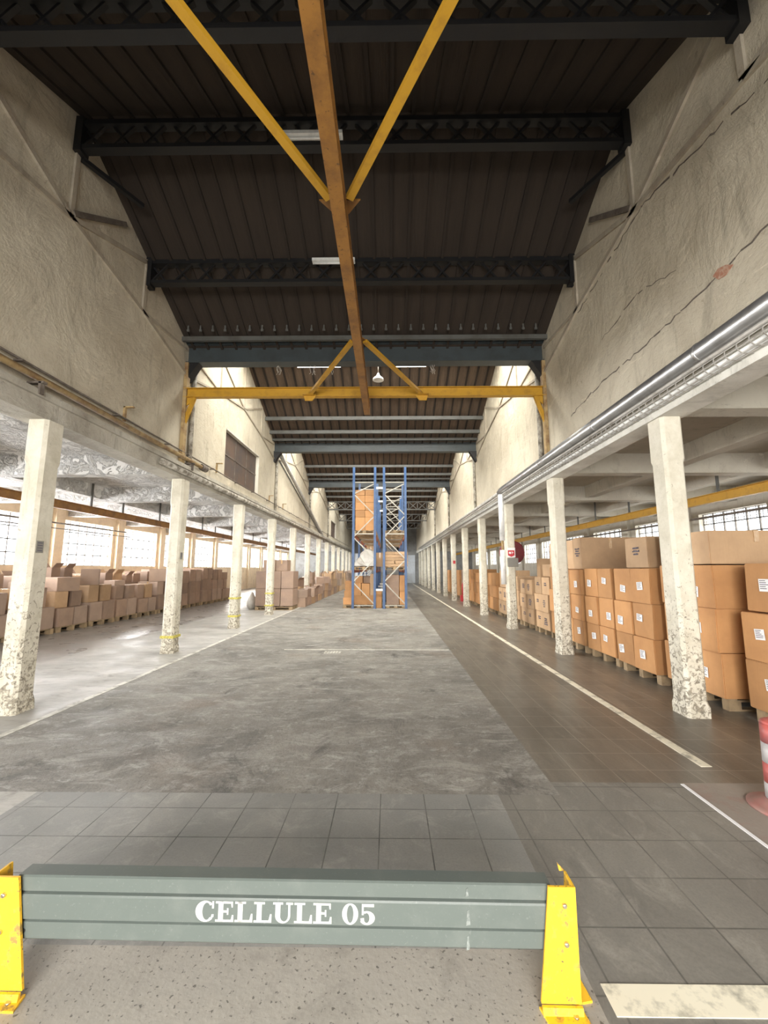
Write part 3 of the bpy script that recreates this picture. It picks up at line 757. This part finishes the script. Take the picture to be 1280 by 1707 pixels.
# slab-serif lettering
def arc(m, cx, cz, ro, ri, a0, a1, dxi=0, n=20):
    pts = []
    for i in range(n+1):
        a = math.radians(a0+(a1-a0)*i/n)
        pts.append(((cx+ro[0]*math.cos(a), cz+ro[1]*math.sin(a)), (cx+dxi+ri[0]*math.cos(a), cz+ri[1]*math.sin(a))))
    for (o0, i0), (o1, i1) in zip(pts, pts[1:]): m.append([o0, o1, i1, i0])
def R_(m, x0, x1, z0, z1): m.append([(x0, z0), (x1, z0), (x1, z1), (x0, z1)])
def gE(m):
    R_(m, .13, .36, 0, 1); R_(m, 0, .80, 0, .11); R_(m, 0, .78, .89, 1); R_(m, .3, .56, .45, .56)
    m.append([(.70, .0), (.84, .0), (.84, .34), (.77, .34)]); m.append([(.70, 1), (.80, 1), (.80, .70), (.74, .70)]); R_(m, .53, .60, .34, .67)
    return .90
def gL(m):
    R_(m, .13, .36, 0, 1); R_(m, 0, .50, .89, 1); R_(m, 0, .80, 0, .11); m.append([(.66, 0), (.82, 0), (.82, .42), (.75, .42)]); return .88
def gU(m):
    R_(m, .11, .34, .34, 1); R_(m, 0, .46, .89, 1); R_(m, .70, .80, .34, 1); R_(m, .60, .92, .89, 1)
    arc(m, .455, .34, (.345, .36), (.18, .26), 180, 360, .06); return .98
def gC(m):
    arc(m, .46, .5, (.46, .52), (.20, .42), 42, 318, .06, 28); R_(m, .76, .85, .64, 1.0); m.append([(.76, .36), (.86, .36), (.84, .22), (.70, .14)])
    return .93
def g0(m): arc(m, .37, .5, (.37, .52), (.15, .43), 0, 360, 0, 32); return .80
def g5(m):
    R_(m, .10, .66, .85, 1); R_(m, .10, .19, .46, .9); arc(m, .34, .32, (.36, .34), (.13, .24), -150, 125, -.02, 24)
    m.append([(.04, .30), (.2, .32), (.22, .12), (.06, .08)]); return .76
x = 0; polys = []
for ch in 'CELLULE 05':
    if ch == ' ': x += .42; continue
    g = []; adv = {'C': gC, 'E': gE, 'L': gL, 'U': gU, '0': g0, '5': g5}[ch](g)
    polys += [[(px+x, pz) for px, pz in q] for q in g]; x += adv
tw = x
sx = .695/tw; H = .070; xs = x-1.7
for nm, grp in (('word_lettering', [q for q in polys if q[0][0] < xs]), ('number_lettering', [q for q in polys if q[0][0] >= xs])):
    m = MB()
    for q in grp: m._f([m.bm.verts.new((-.405+px*sx, -.0135, .263+pz*H)) for px, pz in q])
    bmesh.ops.solidify(m.bm, geom=m.bm.faces[:], thickness=.0008)
    m.build(nm, M['white_letter'], G)

# ------------------------------------------------------------------ traffic cone
cn = thing('traffic_post', 'dirty red and white banded traffic post cut by the right picture edge', 'traffic post', (2.665, 3.05, 0))
MB().lathe([(.21, 0), (.21, .012), (.17, .02), (.13, .035), (.11, .06)], 32).build('base', worn('dusty_red_rubber', (.30, .13, .11), (.26, .17, .14), .6, 8), cn)
for i, (z0, z1) in enumerate(((.05, .16), (.16, .29), (.29, .42), (.42, .54))):
    MB().lathe([(.105-.02*z0, z0), (.105-.02*z1, z1)], 32).build('red_band' if i % 2 else 'white_band', M['cone_red'] if i % 2 else M['cone_white'], cn)
MB().lathe([(.094, .54), (.085, .56), (.05, .575)], 32).build('cap', M['cone_red'], cn)

# ------------------------------------------------------------------ cartons and pallets
def pallet(x0, x1, y0, y1, z, lab, group):
    t = thing('pallet', lab, 'pallet', ((x0+x1)/2, (y0+y1)/2, z), 0, group)
    w, d = (x1-x0)/2, (y1-y0)/2
    m = MB()
    for i in range(5):
        xx = -w+(2*w-.1)*i/4; m.box(xx, xx+.1, -d, d, .12, .14)
    m.build('deck', M['pallet'], t)
    m = MB().box(-w, w, 0, .1, 0, .02).box(-w, w, 0, .1, .1, .121)
    for xx in (-w, -.07, w-.14): m.box(xx, xx+.14, 0, .1, .019, .101)
    r = m.build('runner', M['pallet'], t, loc=(0, -d, 0))
    for yy in (-.05, d-.1):
        q = r.copy(); C.objects.link(q); q.location = (0, yy, 0); q.parent = t
    return t
def carton(x0, x1, y0, y1, z0, z1, lab, group=None, mat='card', paper=None, rz=0, tape=True, printed=False, tilt=(0, 0), open_=False):
    w, d, h = (x1-x0)/2, (y1-y0)/2, z1-z0
    m = MB(); j = lambda: random.uniform(-.007, .007)
    m.box(-w, w, -d, d, 0, h)
    for v in m.bm.verts: v.co += Vector((j(), j(), 0 if v.co.z < h/2 else j()*.3))
    bmesh.ops.bevel(m.bm, geom=m.bm.edges[:], offset=.008, segments=2, affect='EDGES')
    if open_:
        for s in (-1, 1): m.bar((s*w, 0, h), (s*(w+.10), 0, h+.13), .008, 2*d*.9, (0, 1, 0))
    o = m.build('carton', M[mat]); o.location = ((x0+x1)/2, (y0+y1)/2, z0); o.rotation_euler = (tilt[0], tilt[1], rz)
    tag(o, lab, 'carton', group)
    if tape:
        MB().box(-.028, .028, -d-.002, d+.002, h-.002, h+.002).box(-.028, .028, -d-.006, -d+.004, h*.65, h).build('tape', M['tape'], o)
    if paper:
        pw, ph, py, pz, rot = paper
        mt = Matrix.Translation((-w-.010, py, pz)) @ Matrix.Rotation(rot, 4, 'X')
        q = MB(); q.box(-.0015, .002, -pw/2, pw/2, -ph/2, ph/2, mt); q.mi = 1
        for r in range(5):
            L = random.uniform(.45, .85)
            q.box(-.003, -.0015, pw/2-.012-pw*L, pw/2-.012, ph*(.34-r*.16), ph*(.40-r*.16), mt)
        q.build('paper_label', [M['paper'], M['ink']], o)
    if printed:
        q = MB(); n = random.randint(2, 4)
        for r in range(n):
            zz = h*.62-r*.045; L = random.uniform(.10, .2)
            k = 0
            while k < L: q.box(-w-.009, -w-.002, L/2-k-.014, L/2-k, zz, zz+random.uniform(.018, .03)); k += random.choice((.02, .02, .034))
        q.build('print', M['ink'], o)
    return o
def rp(): return (random.uniform(.11, .14), random.uniform(.10, .13), random.uniform(-.1, .1), random.uniform(.18, .3), random.uniform(-.12, .12))
LAY = ['bottom', 'second', 'third', 'top', 'topmost']
RG = 'cartons stacked in the right aisle'
# right aisle: (y0, y1, columns, x front, layer heights, material, paper?, rear depth, name, top specials)
XF = 3.80
R = [
 (3.62, 4.74, 2, 3.86, [.50, .50, 0], 'card', True, 'at the right picture edge'),
 (4.97, 5.93, 2, 3.80, [.50, .50, .51], 'card', True, 'behind the nearest right pillar'),
 (6.02, 7.02, 2, 3.72, [.47, .49, .51], 'card', True, 'left of the nearest right pillar'),
 (7.12, 8.10, 2, 3.74, [.47, .49, .51], 'card', True, 'second left of the nearest right pillar'),
 (8.22, 9.20, 2, 3.74, [.47, .49, .49], 'card', True, 'just right of the second right pillar'),
 (9.35, 9.95, 1, 3.78, [.50, .50, .50], 'card', True, 'just left of the second right pillar'),
 (10.05, 11.05, 2, 3.80, [.42, .42, .42], 'card_pale', False, 'between the second and third right pillars'),
 (11.15, 12.25, 2, 3.80, [.40, .38, .40], 'card_pale', False, 'behind the third right pillar'),
 (12.4, 13.5, 2, 3.80, [.42, .42, .40], 'card_pale', False, 'just left of the third right pillar'),
 (13.65, 14.7, 2, 3.80, [.42, .42], 'card_pale', False, 'between the third and fourth right pillars'),
 (14.9, 16.0, 2, 3.80, [.45, .42, .45], 'card', False, 'behind the fourth right pillar'),
 (16.2, 17.3, 2, 3.80, [.45, .42], 'card', False, 'left of the fourth right pillar'),
 (17.6, 18.7, 2, 3.80, [.45, .45, .4], 'card', False, 'behind the fifth right pillar'),
 (19.0, 20.1, 2, 3.80, [.5, .5, .45], 'card', False, 'left of the fifth right pillar'),
]
for i, (y0, y1, nc, xf, hs, mat, pap, nm) in enumerate(R):
    for rw in range(2 if i < 7 else 1):
        xa = xf+rw*1.14
        pallet(xa+.06, xa+1.06, y0+.03, y1-.03, 0, 'wooden pallet under the %scartons %s' % ('rear ' if rw else '', nm), 'pallets in the right aisle')
        if rw:
            nc_ = 1
        else: nc_ = nc
        cw = (y1-y0)/nc_
        for c in range(nc_):
            z = .14
            for l, h in enumerate(hs):
                if h == 0: continue
                jx, jy = random.uniform(-.025, .025), random.uniform(-.006, .006)
                nmc = '' if nc_ == 1 else [' near file,', ' far file,'][c]
                lab = '%s carton, %s layer,%s%s %s' % ('orange-brown' if mat == 'card' else 'pale brown', LAY[l], nmc, ' rear row,' if rw else '', nm)
                carton(xa+jx, xa+1.08+jx, y0+c*cw+.008+jy, y0+(c+1)*cw-.008+jy, z, z+h-.004, lab, RG, mat,
                       paper=rp() if (not rw and pap) else None, printed=not rw and not pap and i < 10, rz=random.uniform(-.012, .012), tape=i < 10)
                z += h
# special top cartons on the right
carton(3.95, 4.90, 4.2, 4.70, 1.15, 1.66, 'orange-brown carton with white label, upper right picture edge above two others', RG, 'card', paper=(.14, .13, .0, .28, 0))
carton(3.82, 4.95, 4.99, 5.90, 1.66, 2.06, 'wide dull brown carton lying on top behind the nearest right pillar', RG, 'card_pale')
carton(4.98, 6.1, 4.99, 5.90, 1.66, 2.04, 'wide dull brown carton on top near the right edge below the window', RG, 'card')
carton(3.74, 4.6, 6.05, 6.62, 1.62, 2.07, 'pale taped carton with printed side on top, left of nearest right pillar', RG, 'card_pale', printed=True)
carton(4.62, 5.5, 6.05, 6.8, 1.62, 2.02, 'dull brown carton on top behind the pale taped carton', RG, 'card')
carton(3.80, 4.95, 8.24, 8.62, 1.60, 2.22, 'tall printed carton on top, right of the second right pillar', RG, 'card_pale', printed=True)
carton(3.82, 4.9, 8.66, 8.96, 1.60, 2.20, 'narrow tall carton on top touching the second right pillar', RG, 'card_pale')
carton(4.97, 6.0, 8.24, 8.9, 1.60, 2.22, 'tall brown carton on top behind the tall printed carton', RG, 'card')
carton(3.82, 4.8, 9.38, 9.92, 1.65, 2.2, 'tall printed carton on top, left of the second right pillar', RG, 'card_pale', printed=True)
carton(4.05, 4.9, 10.3, 11.0, 1.41, 1.72, 'squashed pale carton on top between second and third right pillars', RG, 'card_pale', rz=.15)
carton(4.1, 4.7, 11.15, 11.75, 1.32, 1.88, 'crumpled pale carton on top beside the hose reel', RG, 'card_pale', rz=-.2)
carton(3.85, 4.6, 13.7, 14.6, .99, 1.55, 'pale carton on top between third and fourth right pillars', RG, 'card_pale')
# far right goods
for i, y in enumerate((21.5, 23.2, 25, 27)):
    for z, h in ((.14, .9), (1.04, .5)):
        carton(3.9, 4.9, y, y+1.1, z, z+h, 'far %s carton of the %s far pair in the right aisle' % ('lower' if z < 1 else 'upper', ORD[i]), 'far cartons in the right aisle', 'card' if i % 2 else 'card_mauve', tape=False)
    pallet(3.9, 4.9, y, y+1.1, 0, 'pallet under the %s far carton pair in the right aisle' % ORD[i], 'pallets in the right aisle')
tag(MB().lathe([(.09, 0), (.09, .5), (.05, .6), (.02, .66)], 12, (3.75, 21.2, .3)).build('fire_extinguisher', M['red']), 'red fire extinguisher far down the right pillar row', 'fire extinguisher')
tag(MB().box(3.6, 3.9, 21.05, 21.35, 0, .3).build('extinguisher_box', M['red']), 'small red box under the far fire extinguisher', 'box')

# left aisle rows along the windows
LG = 'cartons on pallets before the left windows'
random.seed(21)
y = 7.2; i = 0
NL = 13
while i < NL:
    L = 1.08; nm = '%s pallet along left windows' % ORD[i]
    xf = -8.35
    for rw in range(2):
        xb = xf-rw*1.2
        pallet(xb-1.05, xb-.02, y, y+1.02, 0, '%s pallet, %s from the front along the left windows' % ('front' if rw == 0 else 'rear', ORD[i]), 'pallets in the left aisle')
        z = .14; tall = (i in (8, 9, 10, 11))
        if rw:
            lays = [(.95, 1), (random.choice((.42, .5)), 2)]
        else:
            lays = [(random.choice((.46, .52)), 2), (random.choice((.42, .48)), 2)] + ([(.5, 2)] if tall else [])
        for l, (h, nc) in enumerate(lays):
            for c in range(nc):
                cw = 1.02/nc; jx = random.uniform(-.03, .03)
                top = l == len(lays)-1 and not tall
                k = .12 if top else 0
                if top and rw == 0: jx -= random.uniform(-.02, .06)
                hh = h*(random.uniform(.7, 1.12) if top and rw else 1)
                side = '' if nc == 1 else [' near side,', ' far side,'][c]
                carton(xb-1.0+jx+(random.uniform(0, .2) if top else 0), xb-.05+jx-k, y+c*cw+.012+k*.45, y+(c+1)*cw-.012-k*.45, z, z+hh-.004,
                       'mauve-brown carton, %s layer,%s %s row, %s' % (LAY[l], side, ['aisle', 'window'][rw], nm), LG,
                       random.choice(('card_mauve', 'card_mauve', 'card_grey', 'card_pale') if top else ('card_mauve', 'card_mauve', 'card_grey')), rz=random.uniform(-.12, .12) if top else random.uniform(-.01, .01),
                       tape=random.random() < .4, open_=(top and rw == 1 and random.random() < .6))
            z += h
        if rw == 0 and not tall:
            if random.random() < .75: carton(xb-.7, xb-random.uniform(.1, .3), y+random.uniform(.1, .3), y+random.uniform(.6, .8), z, z+random.choice((.16, .28, .36, .46)), 'loose carton lying on top, %s' % nm, LG, random.choice(('card_mauve', 'card_grey')), rz=random.uniform(-.6, .6), tape=False)
    y += 1.16; i += 1
# tall palletised cartons at the fourth left pillar
for c in range(3):
    for l in range(2):
        carton(-5.25+c*.5, -4.77+c*.5, 16.5, 17.4, .16+l*.68, .16+l*.68+.67, 'tall mauve carton behind the fourth left pillar, %s layer, %s from left' % (LAY[l] if l == 0 else 'upper', ORD[c]), 'tall cartons behind the fourth left pillar', 'card_mauve', tape=False, printed=False)
carton(-5.0, -4.52, 16.6, 17.2, 1.52, 1.96, 'small mauve carton on the tall stack, left of the fourth left pillar', None, 'card_mauve')
carton(-4.50, -4.05, 16.6, 17.2, 1.52, 1.96, 'small mauve carton on the tall stack, right of the fourth left pillar', None, 'card_mauve')
pallet(-5.25, -3.77, 16.5, 17.4, 0.0, 'dark pallet under the tall cartons behind the fourth left pillar', None)
tag(MB().lathe([(.10, 0), (.2, .12), (.2, .3), (.12, .5), (.03, .68)], 10, (-5.5, 16.9, 0)).build('plastic_sack', M['plastic']), 'white plastic sack slumped left of the tall mauve cartons', 'sack')
# loose heap along the left pillars
random.seed(5)
hy = 18.1; n = 0; st = .82
while hy < 41:
    nl = 2 if hy < 22 else 3
    for ci, hx in enumerate((-3.78, -4.95)):
        z = 0
        for l in range(nl):
            s_ = random.uniform(.40, .5); L = st*.78; hh = random.uniform(.30, .42)*(1.25 if hy > 26 else 1); last = l == nl-1
            if last: s_ *= .9; L *= .8
            rz = random.uniform(-.5, .5) if last and hy < 26 else random.uniform(-.10, .10)
            mt = random.choice(('card_grey', 'card_pale', 'card_mauve'))
            carton(hx-s_/2, hx+s_/2, hy-L/2, hy+L/2, z, z+hh, 'battered carton, %s layer, %s side, heap by left pillars, %s from front' % (LAY[l], ['nave', 'aisle'][ci], ORD[n]), 'loose cartons heaped along the left pillars',
                   mt, rz=rz, tape=False, open_=last and random.random() < .3, tilt=(0, 0))
            z += hh+.003
    n += 1; hy += st; st *= 1.07
# ------------------------------------------------------------------ blue pallet racks
YR = [17.25, 20.7, 24.2, 27.7]
def rack(xa, xb, nm):
    t = thing('pallet_rack', 'tall blue steel pallet rack, %s of the two rows' % nm, 'rack', (0, 0, 0))
    for y in YR:
        for xx in (xa, xb):
            m = MB().box(xx-.05, xx+.05, y-.04, y+.04, 0, 5.9); u = m.build('upright', M['blue'], t)
            MB().box(xx-.07, xx+.07, y-.07, y+.07, 0, .012).build('foot_plate', M['blue'], u)
        z = .15; s = 0
        while z < 5.0:
            z2 = min(z+.92, 5.2)
            a, c = (xa, xb) if s else (xb, xa)
            MB().bar((a, y-.01, z), (c, y-.01, z2), .03, .04).build('brace', M['zinc'], t); z = z2; s = 1-s
        for z in (.12, 3.05, 5.25, 5.62): MB().bar((xa, y, z), (xb, y, z), .03, .04).build('brace', M['zinc'], t)
    for y0, y1 in zip(YR, YR[1:]):
        for z in (1.5, 3.02):
            for xx in (xa, xb): MB().bar((xx, y0+.04, z), (xx, y1-.04, z), .05, .12).build('beam', M['orange'], t)
rack(-1.48, -.58, 'left'); rack(-.20, .70, 'right')
for i, z in enumerate((.75, 5.0)):
    for j, y in enumerate(YR[:3]):
        tag(MB().bar((-.58, y, z), (-.20, y, z), .04, .09).build('row_spacer', M['white_pipe']), '%s white spacer bar between the rack rows, at the %s frames' % (['lower', 'upper'][i], ORD[j]), 'spacer')
for bay in range(3):
    for (xa, xb, rn) in ((-1.48, -.58, 'left'), (-.2, .7, 'right')):
        for lv, z in enumerate((1.56, 3.08)):
            for q in range(3 if lv else 2):
                y0 = YR[bay]+.12+q*1.12
                if y0+1 > YR[bay+1]: continue
                pallet(xa-.05, xb+.05, y0, y0+1.0, z, 'pallet in %s rack row, %s bay, %s level, %s deep' % (rn, ORD[bay], ['lower', 'upper'][lv], ORD[q]), 'pallets in the blue racks')
KG = 'cartons in the blue racks'
# left row, first bay, upper level
for c in range(2):
    xx = -1.42+c*.41
    z = 3.22
    for l, h in enumerate((.56, .30, .34, .30, .24)):
        carton(xx+.0, xx+.40, 17.42, 18.2, z, z+h-.005, 'bright carton high in the left rack, %s column, %s layer' % (['left', 'right'][c], ORD[l]), KG, 'card', tape=False); z += h
carton(-1.42, -.62, 18.5, 19.3, 3.22, 4.6, 'large carton high in the left rack behind the bright stack', KG, 'card_pale')
# right row first bay, lower level: bundled flat cartons
for c in range(2):
    for l in range(5):
        carton(-.16+c*.42, .25+c*.42+(.12 if c else 0), 17.42, 18.4, 1.70+l*.125, 1.70+l*.125+.12, 'flat bundled carton low in the right rack, %s column, %s layer' % (['left', 'right'][c], ORD[l]), KG, 'card_pale', tape=False, rz=random.uniform(-.03, .03))
carton(-.55, -.22, 18.0, 18.7, 1.7, 2.3, 'carton poking into the gap between the rack rows', KG, 'card_pale')
# left row lower level: wrapped bundle
m = MB()
pts = [(-1.50, 1.70), (-.62, 1.70), (-.62, 2.30), (-.80, 2.42), (-1.05, 2.40), (-1.22, 2.12), (-1.42, 1.86)]
m.prism(pts, 'Y', 17.40, 18.4)
bmesh.ops.subdivide_edges(m.bm, edges=m.bm.edges[:], cuts=4, use_grid_fill=True)
for v in m.bm.verts: v.co += Vector((random.uniform(-.03, .03), random.uniform(-.02, .02), random.uniform(-.0, .03)))
tag(m.build('wrapped_bundle', M['plastic']), 'crumpled white wrapped bundle low in the left rack', 'bundle')
carton(-1.0, -.62, 18.6, 19.4, 1.7, 2.6, 'upright carton behind the wrapped bundle in the left rack', KG, 'card_pale')
# ground level
gl = [(-1.90, -1.50, 17.5, 18.2, 0.14, .42, 'low carton at the left foot of the racks, bottom'), (-1.86, -1.50, 17.5, 18.2, .42, .70, 'low carton at the left foot of the racks, middle'),
      (-1.82, -1.50, 17.5, 18.2, .70, 1.10, 'low carton at the left foot of the racks, top'),
      (-1.46, -.62, 17.45, 18.3, .14, .52, 'wide bottom carton on the ground in the left rack'), (-1.46, -1.16, 17.45, 18.2, .52, 1.02, 'left middle carton on the ground in the left rack'),
      (-1.14, -.80, 17.45, 18.2, .52, 1.0, 'centre middle carton on the ground in the left rack'), (-.78, -.60, 17.45, 18.2, .52, 1.4, 'narrow tall carton beside the left rack inner upright'),
      (-1.40, -1.1, 17.5, 18.2, 1.02, 1.30, 'small top left carton on the ground in the left rack'), (-.54, -.30, 17.5, 18.2, .0, .68, 'carton standing on the floor between the rack rows'),
      (-.10, .42, 17.45, 18.4, .14, 1.36, 'large dark brown carton on the ground in the right rack'), (.44, .66, 17.45, 18.2, .14, .66, 'small carton by the right rack outer upright'),
      (.44, .66, 17.45, 18.2, .66, 1.34, 'upper carton by the right rack outer upright')]
for g in gl: carton(*g[:6], g[6], KG, 'card_mauve' if 'dark' in g[6] else ('card_pale' if 'narrow' in g[6] else 'card'), tape=False)
pallet(-1.9, -.60, 17.45, 18.45, 0, 'pallet on the floor under the left rack', None); pallet(-.12, .68, 17.45, 18.45, 0, 'pallet on the floor under the right rack', None)
for bay in (1, 2):
    for (xa, xb, rn) in ((-1.46, -.6, 'left'), (-.18, .68, 'right')):
        y0 = YR[bay]+.15
        carton(xa, xb, y0, y0+.95, .0, 1.2, 'floor level carton, %s rack row, %s bay' % (rn, ORD[bay]), KG, 'card_mauve', tape=False)
        carton(xa+.05, xb-.05, y0, y0+.95, 1.70, 2.4, 'lower shelf carton, %s rack row, %s bay' % (rn, ORD[bay]), KG, 'card', tape=False)

# far end clutter
tag(MB().box(-1.2, 1.5, 47.6, 48.4, 0, 1.2).build('storage_crate', M['grey_box'], bevel=.02), 'dark crate against the far back wall', 'crate')
tag(MB().box(.9, 1.7, 48.4, 48.58, 3.6, 4.4).build('wall_monitor', M['black'], bevel=.02), 'dark square panel high on the far back wall', 'panel')
